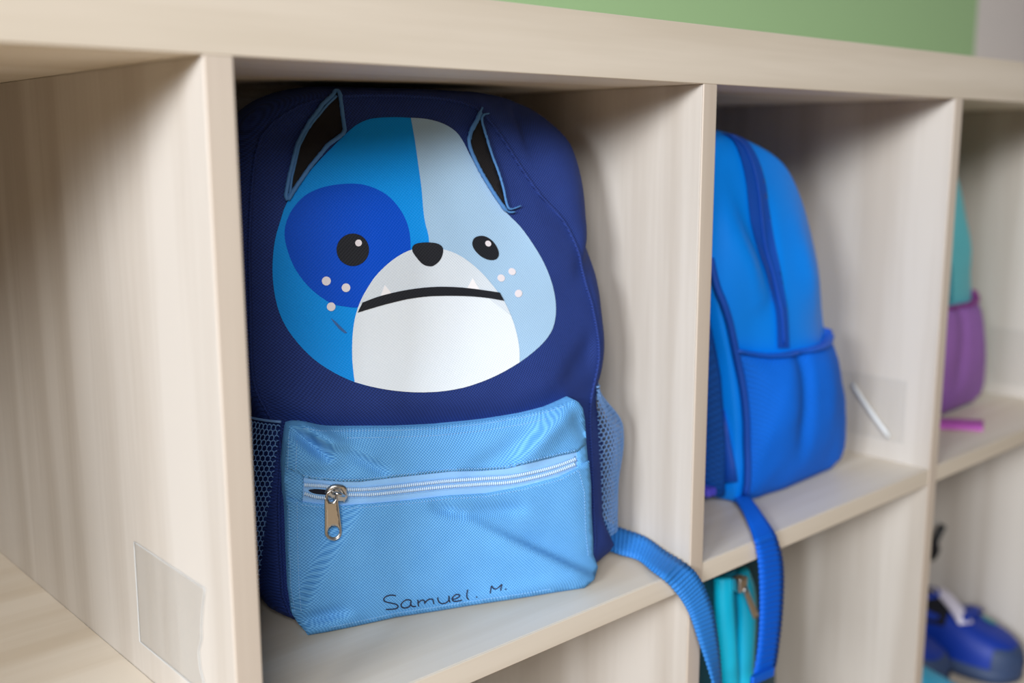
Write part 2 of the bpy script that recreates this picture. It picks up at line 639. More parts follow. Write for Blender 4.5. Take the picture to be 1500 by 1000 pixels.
def cdt(poly, holes=(), step=8.0):
    """triangulate a planar polygon with inner points; returns points, triangles, boundary loops"""
    dens_loops = []
    pts = []
    edges = []
    for lp in (poly,) + tuple(holes):
        d = []
        for i in range(len(lp)):
            a, b = lp[i], lp[(i + 1) % len(lp)]
            n = max(1, int(round(math.dist(a, b) / (step * 0.7))))
            d += [tuple(p + (q - p) * k / n for p, q in zip(a, b)) for k in range(n)]
        o = len(pts)
        pts += d
        edges += [(o + i, o + (i + 1) % len(d)) for i in range(len(d))]
        dens_loops.append(d)
    xs = [p[0] for p in poly]
    ys = [p[1] for p in poly]
    y = min(ys) + step * 0.4
    row = 0
    while y < max(ys):
        x = min(xs) + (step * 0.5 if row % 2 else 0)
        while x < max(xs):
            if inside((x, y), poly) and all(poly_d((x, y), lp) > step * 0.45 for lp in (poly,) + tuple(holes)):
                pts.append((x, y))
            x += step
        y += step * 0.87
        row += 1
    r = delaunay_2d_cdt([Vector(p) for p in pts], edges, [], 0, 1e-6)
    vs = [(q.x, q.y) for q in r[0]]
    tr = []
    for t in r[2]:
        c = (sum(vs[i][0] for i in t) / 3, sum(vs[i][1] for i in t) / 3)
        if inside(c, poly) and not any(inside(c, h) for h in holes):
            tr.append(tuple(t))
    return vs, tr


def patch(name, poly, place, mat, parent, holes=(), step=8.0, skirt=None, smooth=True, normals=None):
    """place(x, y) -> local point; skirt: vector pushed back from the rim to give the cloth an edge"""
    vs, tr = cdt(poly, holes, step)
    V = [place(x, y) for x, y in vs]
    Fc = list(tr)
    if skirt is not None:
        from collections import Counter
        ec = Counter()
        for t in tr:
            for a, b in ((t[0], t[1]), (t[1], t[2]), (t[2], t[0])):
                ec[(a, b)] += 1
        rim = [e for e in ec if (e[1], e[0]) not in ec]
        m = {}
        for a, b in rim:
            for i in (a, b):
                if i not in m:
                    m[i] = len(V)
                    V.append(Vector(V[i]) + Vector(skirt))
        Fc += [(b, a, m[a], m[b]) for a, b in rim]
    if normals:
        nn = [normals(Vector(q)) for q in V]
        for k_, t in enumerate(Fc):
            a, b, c = (Vector(V[i]) for i in t[:3])
            if (b - a).cross(c - a).dot(nn[t[0]]) < 0:
                Fc[k_] = tuple(reversed(t))
    o = obj(name, V, Fc, mat, parent, smooth)
    if normals:
        o.data.normals_split_custom_set_from_vertices([normals(Vector(q)) for q in V])
    return o


def ell(cx, cy, rx, ry=None, n=28, rot=0.0):
    ry = ry or rx
    return [(cx + rx * math.cos(2 * math.pi * i / n) * math.cos(rot) - ry * math.sin(2 * math.pi * i / n) * math.sin(rot),
             cy + rx * math.cos(2 * math.pi * i / n) * math.sin(rot) + ry * math.sin(2 * math.pi * i / n) * math.cos(rot)) for i in range(n)]


# ------------------------------------------------------------------ backpack with the dog face
ORG = Vector((0.208, 0.0655, 0.0))
RZ = math.radians(-20)
bag = thing('dog_face_backpack', 'navy backpack with printed dog face and sky blue front pocket', 'backpack', ORG, RZ)
INV = Matrix.Rotation(-RZ, 3, 'Z')
CL = INV @ (CAM - ORG)


def lray(x, y):
    return INV @ pray(x, y)


def loc_plane(x, y, w0, lean):
    d = lray(x, y)
    k = -(CL.y - lean * CL.z - w0) / (d.y - lean * d.z)
    return CL + d * k


C1 = (0.0, 0.185)
S1 = [(.128, .173), (.124, .209), (.1194, .2264), (.1156, .2467), (.1094, .2623), (.1005, .278), (.085, .294), (.07, .3146), (.054, .339), (.040, .3555),
      (.022, .3632), (-.006, .366), (-.037, .3665), (-.060, .3655), (-.085, .361), (-.104, .351), (-.1205, .333), (-.129, .28), (-.1320, .225), (-.1325, .174),
      (-.118, .135), (-.121, .09), (-.122, .05), (-.120, .016), (-.100, .003), (-.05, .002), (.05, .002), (.100, .003), (.117, .016), (.119, .05), (.119, .09), (.119, .135)]
M1 = [(.143, .185), (.139, .23), (.133, .285), (.127, .326), (.114, .346), (.090, .362), (.057, .3705), (.024, .3725), (-.039, .3735), (-.085, .3725), (-.12, .360), (-.143, .33),
      (-.149, .28), (-.147, .2), (-.133, .14), (-.135, .1), (-.137, .05), (-.136, .02), (-.12, .004), (-.05, .002), (.06, .002), (.135, .002), (.153, .009), (.150, .020), (.140, .036), (.142, .1), (.134, .138), (.141, .162)]
B1 = [(u * (0.70 if u > 0 else 0.85), v) for u, v in M1]


def seg_relief(p, table):
    s = 0.0
    for (a, b, amp, wd_) in table:
        d, t = seg_d(p, a, b)
        s += amp * math.exp(-(d / wd_) ** 2) * (0.35 + 0.65 * math.sin(math.pi * min(1, max(0, t * 0.8 + 0.1))))
    return s


# folds of the front panel, in panel coordinates (u, v): positive pushes the cloth inwards
F1 = [((.127, .185), (.088, .155), .0040, .010), ((.10, .165), (.05, .149), -.0015, .012), ((-.125, .165), (-.09, .150), -.004, .012),
      ((.035, .345), (.075, .285), .0016, .010), ((-.12, .335), (-.06, .352), .0020, .008), ((-.008, .30), (.004, .25), -.0018, .014),
      ((.06, .30), (.10, .25), -.002, .014), ((-.04, .16), (.05, .152), -.002, .012)]


def bulge1(u, v, r):
    w = 0.012 + 0.1 * v
    amt = 0.013 * sstep(0.09, 0.18, v) + 0.002
    w -= 0.0085 * math.exp(-((v - .158) / .024) ** 2) * (1 - sstep(.085, .125, abs(u)))
    w -= amt * (1 - r ** 2.2)
    w += seg_relief((u, v), F1) * (1 - sstep(0.93, 1.0, r))
    return w


def disp1(q):
    d = noise.noise(q * 16 + Vector((3.1, 0, 7.7))) * 0.0028 + noise.noise(q * 38) * 0.0011
    k = sstep(0.0, 0.03, q.y - (0.012 + 0.1 * q.z))
    k = 0.22 + 0.78 * k
    top = 1 - sstep(0.352, 0.37, q.z)
    out = Vector((q.x, -0.03, 0)).normalized()
    fold = 0.0
    if q.x > 0.03:
        fold = -0.010 * math.exp(-(((q.x - .085) + (q.z - .335) * 0.2) / .010) ** 2) * sstep(.30, .335, q.z) * sstep(.03, .055, q.y)
        fold += -0.006 * math.exp(-((q.z - .262 - (q.y - .06) * .9) / .012) ** 2) * sstep(.10, .13, q.x)
    return out * ((d * k + fold) * top)


BV, BF, SEAM = loft_bag(C1, S1, M1, B1, None or (lambda v: 0), lambda v: 0.058 + 0.075 * v, lambda v: 0.118 + 0.03 * v, bulge1, disp=disp1, zmin=0.0008)
body = obj('body', BV, BF, M['navy'], bag)
fix_normals(body)
body.data.update()
BVH1 = BVHTree.FromPolygons(BV, BF)
KD = KDTree(len(BV))
for i_, q_ in enumerate(BV):
    KD.insert(q_, i_)
KD.balance()


def body_normal(q):
    n = Vector()
    for co_, i_, d_ in KD.find_n(q, 4):
        n += body.data.vertices[i_].normal / (d_ + 1e-4)
    return n.normalized()


seam = [BVH1.find_nearest(Vector(q))[0] for q in SEAM[::2]]
tube('piping', [s + Vector((0, -0.0004, 0)) for s in seam], 0.0013, M['navy'], bag, 6, closed=True)


def on_body(lift, bvh=BVH1):
    def fn(x, y):
        d = lray(x, y).normalized()
        h = bvh.ray_cast(CL, d)
        if h[0] is None:
            p = CL + d * 0.8
            h = bvh.find_nearest(p)
        n = h[1] if h[1].dot(d) < 0 else -h[1]
        return h[0] + n * lift
    return fn


def fc(pts):
    return [(390 + x * 0.4701, 120 + y * 0.47) for x, y in pts]


OUT = fc([(350, 112), (400, 110), (450, 112), (500, 116), (550, 130), (590, 155), (615, 190), (635, 230), (670, 290), (710, 360), (750, 410), (790, 450), (830, 505), (865, 565), (890, 630),
          (901, 690), (899, 740), (885, 782), (850, 825), (790, 873), (720, 913), (640, 945), (560, 962), (480, 967), (400, 962), (330, 950), (275, 935), (210, 905), (150, 865), (100, 815),
          (60, 760), (35, 700), (22, 630), (20, 560), (28, 490), (45, 430), (65, 375), (110, 310), (170, 240), (245, 165), (280, 135), (315, 118)])
SPLIT = fc([(450, 112), (462, 180), (472, 250), (483, 330), (489, 400), (495, 440), (503, 470), (507, 500), (510, 600), (505, 800), (480, 967)])
LAY = 0.00026
outc = catmull(OUT, True, 3)
face = patch('face_print', outc, on_body(LAY), M['p_blue'], bag, step=7, normals=body_normal)
face['label'] = 'mid blue left half of the printed dog face'
right = catmull(SPLIT, False, 4)[::-1] + catmull(OUT[2:24], False, 3)[1:-1]
patch('light_half', right, on_body(LAY * 2), M['p_light'], face, step=7, normals=body_normal)
EYE = fc([(265, 317), (320, 325), (375, 352), (415, 395), (440, 445), (449, 500), (444, 555), (425, 605), (385, 655), (335, 690), (285, 702), (250, 700), (200, 688), (140, 645), (95, 590), (68, 530), (57, 475), (65, 430), (90, 385), (130, 348), (190, 325)])
patch('eye_patch', catmull(EYE, True, 4), on_body(LAY * 2.2), M['p_patch'], face, step=7, normals=body_normal)
MZL = fc([(275, 935), (268, 870), (268, 800), (275, 740), (290, 690), (310, 650), (340, 605), (380, 565), (420, 537), (455, 522), (500, 515), (545, 520), (590, 535), (630, 560), (670, 595), (705, 635), (738, 680), (762, 730), (778, 780), (787, 830), (788, 874)])
mz = catmull(MZL, False, 4) + catmull(OUT[19:27], False, 3)[1:-1]
patch('muzzle', mz, on_body(LAY * 3.2), M['p_white'], face, step=7, normals=body_normal)
UPM = catmull(MZL[4:18], False, 4) + fc([(680, 665), (620, 655), (560, 652), (500, 656), (440, 664), (380, 678), (330, 695)])
patch('upper_lip', UPM, on_body(LAY * 4), M['p_grey'], face, step=7, normals=body_normal)
MTH = catmull(fc([(299, 687), (350, 668), (410, 653), (470, 643), (530, 638), (590, 639), (650, 645), (725, 656)]), False, 4) + catmull(fc([(739, 682), (680, 672), (620, 667), (560, 666), (500, 668), (440, 676), (380, 690), (330, 704), (284, 718)]), False, 4)
for t in ([(368, 632), (353, 672), (392, 662)], [(641, 611), (622, 645), (663, 648)]):
    patch('tooth', fc(t), on_body(LAY * 5.2), M['p_tooth'], face, step=2.5, normals=body_normal)
patch('mouth', MTH, on_body(LAY * 6), M['p_black'], face, step=6, normals=body_normal)
NOSE = fc([(455, 512), (470, 503), (500, 500), (530, 503), (547, 515), (548, 535), (538, 557), (520, 572), (505, 574), (485, 567), (465, 545), (454, 528)])
patch('nose', catmull(NOSE, True, 4), on_body(LAY * 6), M['p_black'], face, step=6, normals=body_normal)
e1 = patch('eye', fc(ell(269, 523, 50.5, 50.5, 40)), on_body(LAY * 4), M['p_black'], face, step=6, normals=body_normal)
patch('glint', fc(ell(286.5, 502, 10.5)), on_body(LAY * 5.5), M['p_dot'], face, step=4, normals=body_normal)
REYE = fc([(640, 500), (650, 484), (675, 480), (700, 493), (717, 515), (723, 538), (713, 553), (690, 554), (665, 542), (645, 520)])
patch('eye', catmull(REYE, True, 4), on_body(LAY * 4), M['p_black'], face, step=6, normals=body_normal)
patch('glint', fc(ell(689, 504, 10, 8.5, 24, 0.7)), on_body(LAY * 5.5), M['p_dot'], face, step=4, normals=body_normal)
for x, y, rx, ry in ((187, 620, 14, 14), (248, 641, 13.5, 13.5), (202, 700, 13.5, 13.5), (730, 611, 12, 11), (764, 591, 12, 10.5), (784, 659, 11.5, 12)):
    patch('freckle', fc(ell(x, y, rx, ry, 24, 0.6 if x > 500 else 0)), on_body(LAY * 4), M['p_dot'], face, step=4, normals=body_normal)
patch('smear', fc([(200, 735), (215, 745), (235, 765), (252, 781), (244, 783), (225, 768), (212, 752)]), on_body(LAY * 3), M['p_smear'], face, step=4, normals=body_normal)


# ears: black cloth leaves with a frayed blue edge
def cr(x0, y0, s):
    return lambda pts: [(x0 + x * s, y0 + y * s) for x, y in pts]


e1c, e2c = cr(340, 80, .3), cr(600, 80, .3)
EAR1 = e1c([(272, 712), (262, 690), (280, 590), (315, 450), (375, 330), (440, 245), (510, 184), (524, 196), (536, 290), (548, 372), (540, 390), (465, 445), (375, 555), (310, 650)])
ear = patch('ear', EAR1, on_body(.0016), M['ear'], bag, step=6, skirt=(0, .0014, 0))
ob = on_body(.0022)
trim = resample([*EAR1, EAR1[0]], 3)
tube('ear_trim', [ob(*q) for q in trim], [0.0015 * (1 + .25 * noise.noise(Vector((i * .8, 1, 2)))) for i in range(len(trim))], M['thread'], ear, 6, closed=False)
tube('ear_trim', [ob(*q) for q in resample(e1c([(272, 690), (300, 655), (365, 562), (450, 462), (536, 388)]), 3)], .0007, M['thread'], ear, 6)
tube('ear_trim', [ob(*q) for q in resample(e1c([(282, 680), (292, 600), (325, 455), (385, 340), (450, 260), (508, 206)]), 3)], .0009, M['thread'], ear, 6)
EAR2 = e2c([(343, 300), (310, 350), (283, 425), (295, 475), (335, 560), (385, 645), (432, 715), (462, 755), (466, 735), (445, 650), (420, 570), (390, 490), (362, 400), (350, 330)])
ear = patch('ear', EAR2, on_body(.0022), M['ear'], bag, step=6, skirt=(0, .002, 0))
ob = on_body(.003)
for pl, rr in (([(348, 262), (318, 325), (295, 365), (281, 420), (293, 475), (333, 562), (383, 648), (432, 722), (470, 768), (508, 770)], .0014),
               ([(381, 290), (352, 300), (345, 325), (364, 400), (390, 490), (420, 570), (446, 650), (466, 735), (485, 757), (536, 741)], .0010),
               ([(345, 290), (300, 375), (290, 420)], .0010)):
    q = resample(catmull(e2c(pl), False, 5), 3)
    tube('ear_trim', [ob(*z) for z in q], [rr * (1 + .35 * noise.noise(Vector((i * .9, 4, 2)))) * (0.55 if i < 3 or i > len(q) - 6 else 1) for i in range(len(q))], M['thread'], ear, 6)

# ---- front pocket
PK = [(423.5, 624), (430, 622), (445, 623), (472, 627), (508, 627), (580, 626), (640, 623.5), (712, 616), (766, 607), (802, 599), (829, 590), (841, 585.5), (848, 589), (854, 598), (857, 615), (859, 651), (862, 682), (866, 710),
      (866.5, 750), (869, 791), (869, 812), (876, 830), (871, 848), (856, 861), (806, 868.5), (780, 873), (692, 886), (640, 894.5), (580, 903.5), (520, 917), (480, 925), (451, 930), (446, 923), (436, 912), (428, 899), (423, 860), (421, 800), (420, 740), (418.5, 729), (417, 683), (420, 652)]
ZU = [(444, 699), (463, 702), (501, 705), (526, 705), (580, 698.5), (660, 690), (705, 689), (741, 686), (784, 676), (820, 667), (846, 661.5)]
ZL = [(442, 735), (463, 738), (501, 741), (544, 738), (598, 733), (660, 726), (712, 723), (766, 713), (820, 699), (847, 685)]
FPK = [((428, 628), (478, 668), -.0042, 9), ((440, 622), (500, 652), .0026, 9), ((500, 655), (562, 690), -.0022, 8), ((470, 640), (545, 672), .0015, 9), ((430, 700), (500, 690), -.0015, 14),
       ((842, 592), (770, 672), .0030, 16), ((858, 640), (840, 600), -.002, 10), ((775, 640), (690, 690), -.0012, 14), ((680, 750), (760, 745), -.0016, 10), ((640, 742), (672, 752), -.002, 8),
       ((440, 908), (500, 895), -.0022, 9), ((455, 925), (520, 905), .002, 9), ((700, 880), (840, 850), .0014, 12)]


def pk_relief(x, y):
    d = poly_d((x, y), PK)
    h = 0.0075 * (1 - math.exp(-d / 16.0))
    if y < 660:
        h *= 0.75 + 0.25 * sstep(600, 660, y)
    # left facet falls back from the crease that climbs out of the lower left corner
    lx = 440 + (905 - y) * 0.55
    if y > 690:
        k = sstep(690, 760, y)
        h -= 0.0085 * k * (1 - sstep(-30, 6, x - lx)) * (0.6 + 0.4 * sstep(420, 445, x))
    # right crease: the cloth above it sinks in
    a, b = (640, 738), (884, 853)
    t = ((x - a[0]) * (b[0] - a[0]) + (y - a[1]) * (b[1] - a[1])) / ((b[0] - a[0]) ** 2 + (b[1] - a[1]) ** 2)
    s = ((b[0] - a[0]) * (y - a[1]) - (b[1] - a[1]) * (x - a[0])) / math.dist(a, b)   # > 0 below
    if t > 0:
        amp = 0.0105 * sstep(0.0, 0.75, t)
        up = 1 - sstep(-8, 3, s)
        h -= amp * up * sstep(-125, -20, s)
        h += 0.0018 * sstep(0, .6, t) * math.exp(-((s - 10) / 16) ** 2)
    h += 2.3 * seg_relief((x, y), FPK)
    h += 0.0008 * noise.noise(Vector((x * .02, y * .02, 4)))
    return h


def on_pk(lift=0.0):
    return lambda x, y: loc_plane(x, y, -pk_relief(x, y) - lift, 0.03)


SK = (0, 0.002, 0)
pock = patch('front_pocket', PK, on_pk(-.0022), M['pocket'], bag, step=12, skirt=(0, .016, 0))
ITOP = PK[-2:] + PK[:16]
up_poly = [(417, 683)] + [(420, 652)] + PK[:15] + [(859, 651), (853, 655)] + ZU[::-1] + [(434, 692)]
patch('upper_panel', up_poly, on_pk(.0004), M['pocket'], pock, step=6, skirt=SK)
lo_poly = [(418.5, 729), (430, 731)] + ZL + [(855, 678), (863, 675)] + PK[17:38]
patch('lower_panel', lo_poly, on_pk(.0003), M['pocket'], pock, step=6, skirt=SK)
patch('zipper_end_tab', [(417, 681), (434, 690), (445, 697), (444, 715), (443, 737), (430, 733), (418.5, 731), (416.5, 705)], on_pk(-.0003), M['pocket'], pock, step=6, skirt=SK)
patch('zipper_end_tab', [(859, 649), (862, 682), (863, 678), (855, 682), (846, 688), (846, 672), (845, 660), (852, 654)][:2] + [(855, 684), (845, 690), (847, 675), (845, 659), (852, 653)], on_pk(-.0003), M['pocket'], pock, step=6, skirt=SK)
zt = patch('zipper_tape', [(442, 697)] + [(x, y - 3) for x, y in ZU] + [(x, y + 3) for x, y in ZL[::-1]], on_pk(-.0013), M['tape'], pock, step=6)
patch('zipper_gap_shade', catmull([(452, 717.5), (465, 716), (488, 717), (491, 721), (472, 725.5), (459, 722.5)], True, 4), on_pk(-.0010), M['hole'], zt, step=4)  # flat dark patch painting the shade inside the open zipper
RA = [(444, 710), (463, 711), (485, 713), (508, 717), (544, 716), (580, 712.5), (620, 708), (660, 704), (705, 701), (748, 698), (790, 689.5), (820, 681), (846, 671)]
RB = [(444, 722), (463, 728), (485, 729), (508, 725), (544, 724), (580, 720.5), (620, 716), (660, 712), (705, 709), (748, 706), (790, 697.5), (820, 688.5), (846, 678)]
ok_t = on_pk(-.0004)


def rows(line, half, lift):
    parts = []
    q = resample(catmull(line, False, 8), 2.9)
    for i in range(1, len(q) - 1):
        tx, ty = q[i + 1][0] - q[i - 1][0], q[i + 1][1] - q[i - 1][1]
        L = math.hypot(tx, ty)
        nx, ny = -ty / L, tx / L
        a = ok_t(q[i][0] + nx * half, q[i][1] + ny * half)
        b = ok_t(q[i][0] - nx * half, q[i][1] - ny * half)
        m = (a + b) / 2 + Vector((0, -.0005, 0))
        parts.append(tube_vf([a, m, b], [.00042, .0006, .00042], 6))
    return merge(parts)


v, f = merge([rows(RA, 2.6, 0), rows(RB, 2.6, 0)])
o = obj('zipper_teeth', v, f, M['teeth'], zt)
o['kind'] = 'stuff'
for line in (RA, RB):
    for off in (-4.0, 4.0):
        q = resample(catmull([(x, y + off) for x, y in line], False, 8), 4)
        oo = on_pk(-.0010)
        tube('zipper_cord', [oo(*z) for z in q], .0004, M['tape'], zt, 5)


# stitching
def dashes(line, lift, dash=2.6, gap=1.9, r=.00028):
    q = resample(line, 0.5)
    pl = on_pk(lift)
    parts = []
    per = int((dash + gap) / 0.5)
    dl = int(dash / 0.5)
    for i in range(0, len(q) - dl, per):
        parts.append(tube_vf([pl(*q[i]), pl(*q[i + dl // 2]) + Vector((0, -.0002, 0)), pl(*q[i + dl])], r, 5))
    return merge(parts)


ST = [dashes([(x, y + 4) for x, y in PK[2:11]], .0005), dashes([(x, y + 14) for x, y in PK[4:10]], .0005),
      dashes([(x, y - 3) for x, y in ZU], .0005), dashes([(x, y + 4) for x, y in ZL], .0004),
      dashes([(435, 645), (433, 690)], .0005), dashes([(435, 735), (436, 800), (438, 860), (441, 895)], .0004), dashes([(423, 640), (421, 690)], .0005), dashes([(423, 740), (424, 800), (426, 860), (432, 896)], .0004),
      dashes([(848, 690), (856, 720), (858, 780), (862, 815)], .0004), dashes([(x, y - 6) for x, y in PK[24:31]], .0004)]
v, f = merge(ST)
o = obj('stitching', v, f, M['thread_lt'], pock)
o['kind'] = 'stuff'

# zip slider and pull
sl = patch('zip_slider', catmull([(477, 723), (483, 714), (493, 710.5), (506, 713), (508.5, 722), (508, 733), (499, 735), (487, 731)], True, 3), on_pk(.0034), M['metal'], zt, step=3, skirt=(0, .0036, 0))
q = [on_pk(.0036)(488, 722), on_pk(.0078)(492, 722.5), on_pk(.0080)(499, 724), on_pk(.0036)(504, 725.5)]
tube('slider_bridge', catmull([tuple(z) for z in q], n=5), .0013, M['metal'], sl, 8)
pc = cr(440, 640, .16)
TAB = pc([(232, 545), (250, 510), (285, 492), (320, 505), (335, 560), (345, 640), (358, 740), (370, 850), (365, 900), (340, 930), (305, 940), (265, 928), (235, 895), (230, 850), (230, 700), (228, 600)])
tab_pl = lambda x, y: loc_plane(x, y, -pk_relief(488, 745) - .0075 + .0010 * sstep(725, 785, y), 0.03)
pt = patch('pull_tab', catmull(TAB, True, 3), tab_pl, M['metal'], zt, holes=(pc(ell(305, 866, 54, 54, 22)), pc(ell(287, 552, 37, 48, 18))), step=3, skirt=(0, .0013, 0))
tab_up = lambda x, y: loc_plane(x, y, -pk_relief(488, 745) - .0078 + .0010 * sstep(725, 785, y), 0.03)
tube('pull_rim', [tab_up(*z) for z in resample(catmull([*TAB, TAB[0]], False, 4), 2)], .0006, M['metal'], pt, 6, closed=False)

# the hand-written name
tx = cr(540, 840, .16)
LET = [[(248, 202), (205, 196), (160, 208), (138, 232), (150, 255), (200, 268), (250, 280), (270, 300), (255, 318), (215, 325), (158, 328)],
       [(388, 246), (350, 238), (310, 262), (296, 290), (310, 310), (345, 312), (378, 295), (388, 252), (386, 282), (400, 299), (430, 300)],
       [(450, 240), (453, 270), (457, 298)], [(455, 268), (485, 242), (508, 248), (515, 275)], [(515, 266), (545, 238), (580, 232), (591, 248), (596, 276)],
       [(632, 220), (640, 255), (668, 273), (708, 266), (735, 236), (735, 202), (735, 236), (744, 262)],
       [(765, 236), (800, 228), (835, 205), (818, 190), (788, 197), (764, 226), (772, 248), (802, 253), (852, 243)],
       [(906, 148), (898, 190), (902, 222), (916, 236)], [(985, 213), (992, 215)], [(1113, 180), (1118, 140), (1124, 112)], [(1124, 112), (1160, 142), (1220, 98)], [(1220, 98), (1212, 130), (1207, 157)], [(1250, 142), (1259, 143)]]
ink = []
oi = on_pk(.0007)
for L in LET:
    q = resample(catmull(tx(L), False, 6), 1.5) + [tx(L)[-1]]
    ink.append(tube_vf([oi(*z) for z in q], .00046, 6))
v, f = merge(ink)
o = obj('handwritten_name', v, f, M['ink'], pock)
o['label'] = 'name written in dark marker'


# ---- netting side pockets
def hexnet(su, sv, pitch):
    """honeycomb lattice edges over a su x sv rectangle"""
    a = pitch / math.sqrt(3)
    E = []
    rows_ = int(sv / (1.5 * a)) + 2
    cols = int(su / pitch) + 2
    for r in range(rows_):
        for c in range(cols):
            cx = c * pitch + (pitch / 2 if r % 2 else 0)
            cy = r * 1.5 * a
            p = [(cx + a * math.sin(k * math.pi / 3), cy + a * math.cos(k * math.pi / 3)) for k in range(6)]
            E += [(p[0], p[1]), (p[1], p[2]), (p[2], p[3])]
    return [(s, e) for s, e in E if all(0 <= q[0] <= su and 0 <= q[1] <= sv for q in (s, e))]


def net_pocket(side, fn, su, sv, pitch, label):
    E = hexnet(su, sv, pitch)
    parts = [tube_vf([fn(*a), fn((a[0] + b[0]) / 2, (a[1] + b[1]) / 2), fn(*b)], .00042, 4) for a, b in E]
    v, f = merge(parts)
    o = obj('net_pocket', v, f, M['net'], bag)
    o['kind'] = 'stuff'
    o['label'] = label
    tube('net_hem', [fn(su * k / 20, sv) for k in range(21)], .0009, M['net'], o, 6)
    return o


def bez(a, b, c, t):
    return a * (1 - t) ** 2 + b * 2 * t * (1 - t) + c * t * t


def net_r(s, t):
    k, h = s / .10, t / .135
    v = .027 + .122 * h
    pf = math.sin(math.pi * min(1, .16 + .8 * h)) ** .7
    crinkle = .0014 * noise.noise(Vector((s * 60, t * 30, 5)))
    A = Vector((.1285 - .003 * h, .022 + .006 * h, v))
    Bp = Vector((.172 + .010 * math.exp(-((h - .62) / .22) ** 2) - .034 * sstep(.68, 1, h), .034, v))
    Cq = Vector((.147 - .012 * sstep(.7, 1, h), .105, v))
    q = bez(A, Bp, Cq, k)
    q.x += crinkle
    return q


def net_l(s, t):
    k, h = s / .10, t / .135
    v = .016 + .133 * h
    pf = math.sin(math.pi * min(1, .16 + .8 * h)) ** .7
    A = Vector((-.137 + .019 * h, .036 - .020 * h, v))
    Bp = Vector((-.160 - .004 * pf + .012 * sstep(.8, 1, h), .038, v))
    Cq = Vector((-.146, .105, v))
    return bez(A, Bp, Cq, k)


net_pocket(1, net_r, .10, .135, .0043, 'crumpled blue netting side pocket')
net_pocket(-1, net_l, .10, .135, .0043, 'blue netting side pocket in shade')


# ---- webbing straps
def ribbon(name, pairs, mat, parent, thick=.0016, rib=.0042, ribamp=.0008, nseg=6):
    """pairs of edge points (3D) -> woven strap with cross ribs"""
    inv = parent.matrix_basis.inverted() if parent else Matrix()
    A = [Vector(q) for q in catmull([tuple(a) for a, b in pairs], False, 24)]
    Bq = [Vector(q) for q in catmull([tuple(b) for a, b in pairs], False, 24)]
    # resample both edges by arc length of the middle line
    mid = [(a + b) / 2 for a, b in zip(A, Bq)]
    L = [0.0]
    for a, b in zip(mid, mid[1:]):
        L.append(L[-1] + (b - a).length)
    st = rib / 6
    n = int(L[-1] / st)
    V, Fc = [], []
    j = 0
    W_ = 5
    for i in range(n + 1):
        s = L[-1] * i / n
        while j < len(L) - 2 and L[j + 1] < s:
            j += 1
        t = (s - L[j]) / max(1e-9, L[j + 1] - L[j])
        a = A[j].lerp(A[j + 1], t)
        b = Bq[j].lerp(Bq[j + 1], t)
        tg = (mid[j + 1] - mid[j]).normalized()
        nr_ = (b - a).cross(tg).normalized()
        hgt = thick / 2 + ribamp * math.sin(2 * math.pi * s / rib)
        for k in range(W_):
            q = a.lerp(b, k / (W_ - 1))
            e = hgt * (0.6 if k in (0, W_ - 1) else 1.0)
            V.append(inv @ (q + nr_ * e))
        for k in range(W_ - 1, -1, -1):
            q = a.lerp(b, k / (W_ - 1))
            e = hgt * (0.6 if k in (0, W_ - 1) else 1.0)
            V.append(inv @ (q - nr_ * e))
    m = 2 * W_
    for i in range(n):
        for k in range(m):
            l = (k + 1) % m
            Fc.append((i * m + k, (i + 1) * m + k, (i + 1) * m + l, i * m + l))
    Fc.append(tuple(range(m)))
    Fc.append(tuple(n * m + k for k in range(m - 1, -1, -1)))
    o = obj(name, V, Fc, mat, parent)
    fix_normals(o)
    return o


YF = -.0045
XW = P - .0022
pairs = [(on_x(880, 757, XW - .004), on_z(876, 800, .0025)), (on_x(908, 772, XW - .001), on_z(905, 811, .0025)), (on_x(945, 786, XW), on_z(934, 820, .0025)), (on_x(975, 807, XW - .001), on_z(955, 836, .0042)), (on_x(996, 820, XW - .0012), on_y(971, 847.5, -.0036)),
         (on_y(1012, 831, -.002), on_y(982, 858, -.0035)), (on_y(1022, 842, YF), on_y(992, 870, YF)), (on_y(1034, 864, YF), on_y(1004, 888, YF)), (on_y(1045, 896, YF), on_y(1014, 910, YF)),
         (on_y(1051, 930, YF), on_y(1024, 940, YF - .002)), (on_y(1055, 965, YF), on_y(1035, 972, YF - .005)), (on_y(1057, 1000, YF), on_y(1045, 1006, YF - .009)), (on_y(1058, 1045, YF), on_y(1053, 1050, YF - .012))]
bag.matrix_basis = Matrix.Translation(ORG) @ Matrix.Rotation(RZ, 4, 'Z')
st1 = ribbon('shoulder_strap', pairs, M['strap1'], bag)
st1['label'] = 'ribbed mid blue webbing strap hanging over the edge'


# ------------------------------------------------------------------ backpacks seen from their side
def pxz(x, y, Y=.07):
    q = on_y(x, y, Y)
    return (q.x, q.z)


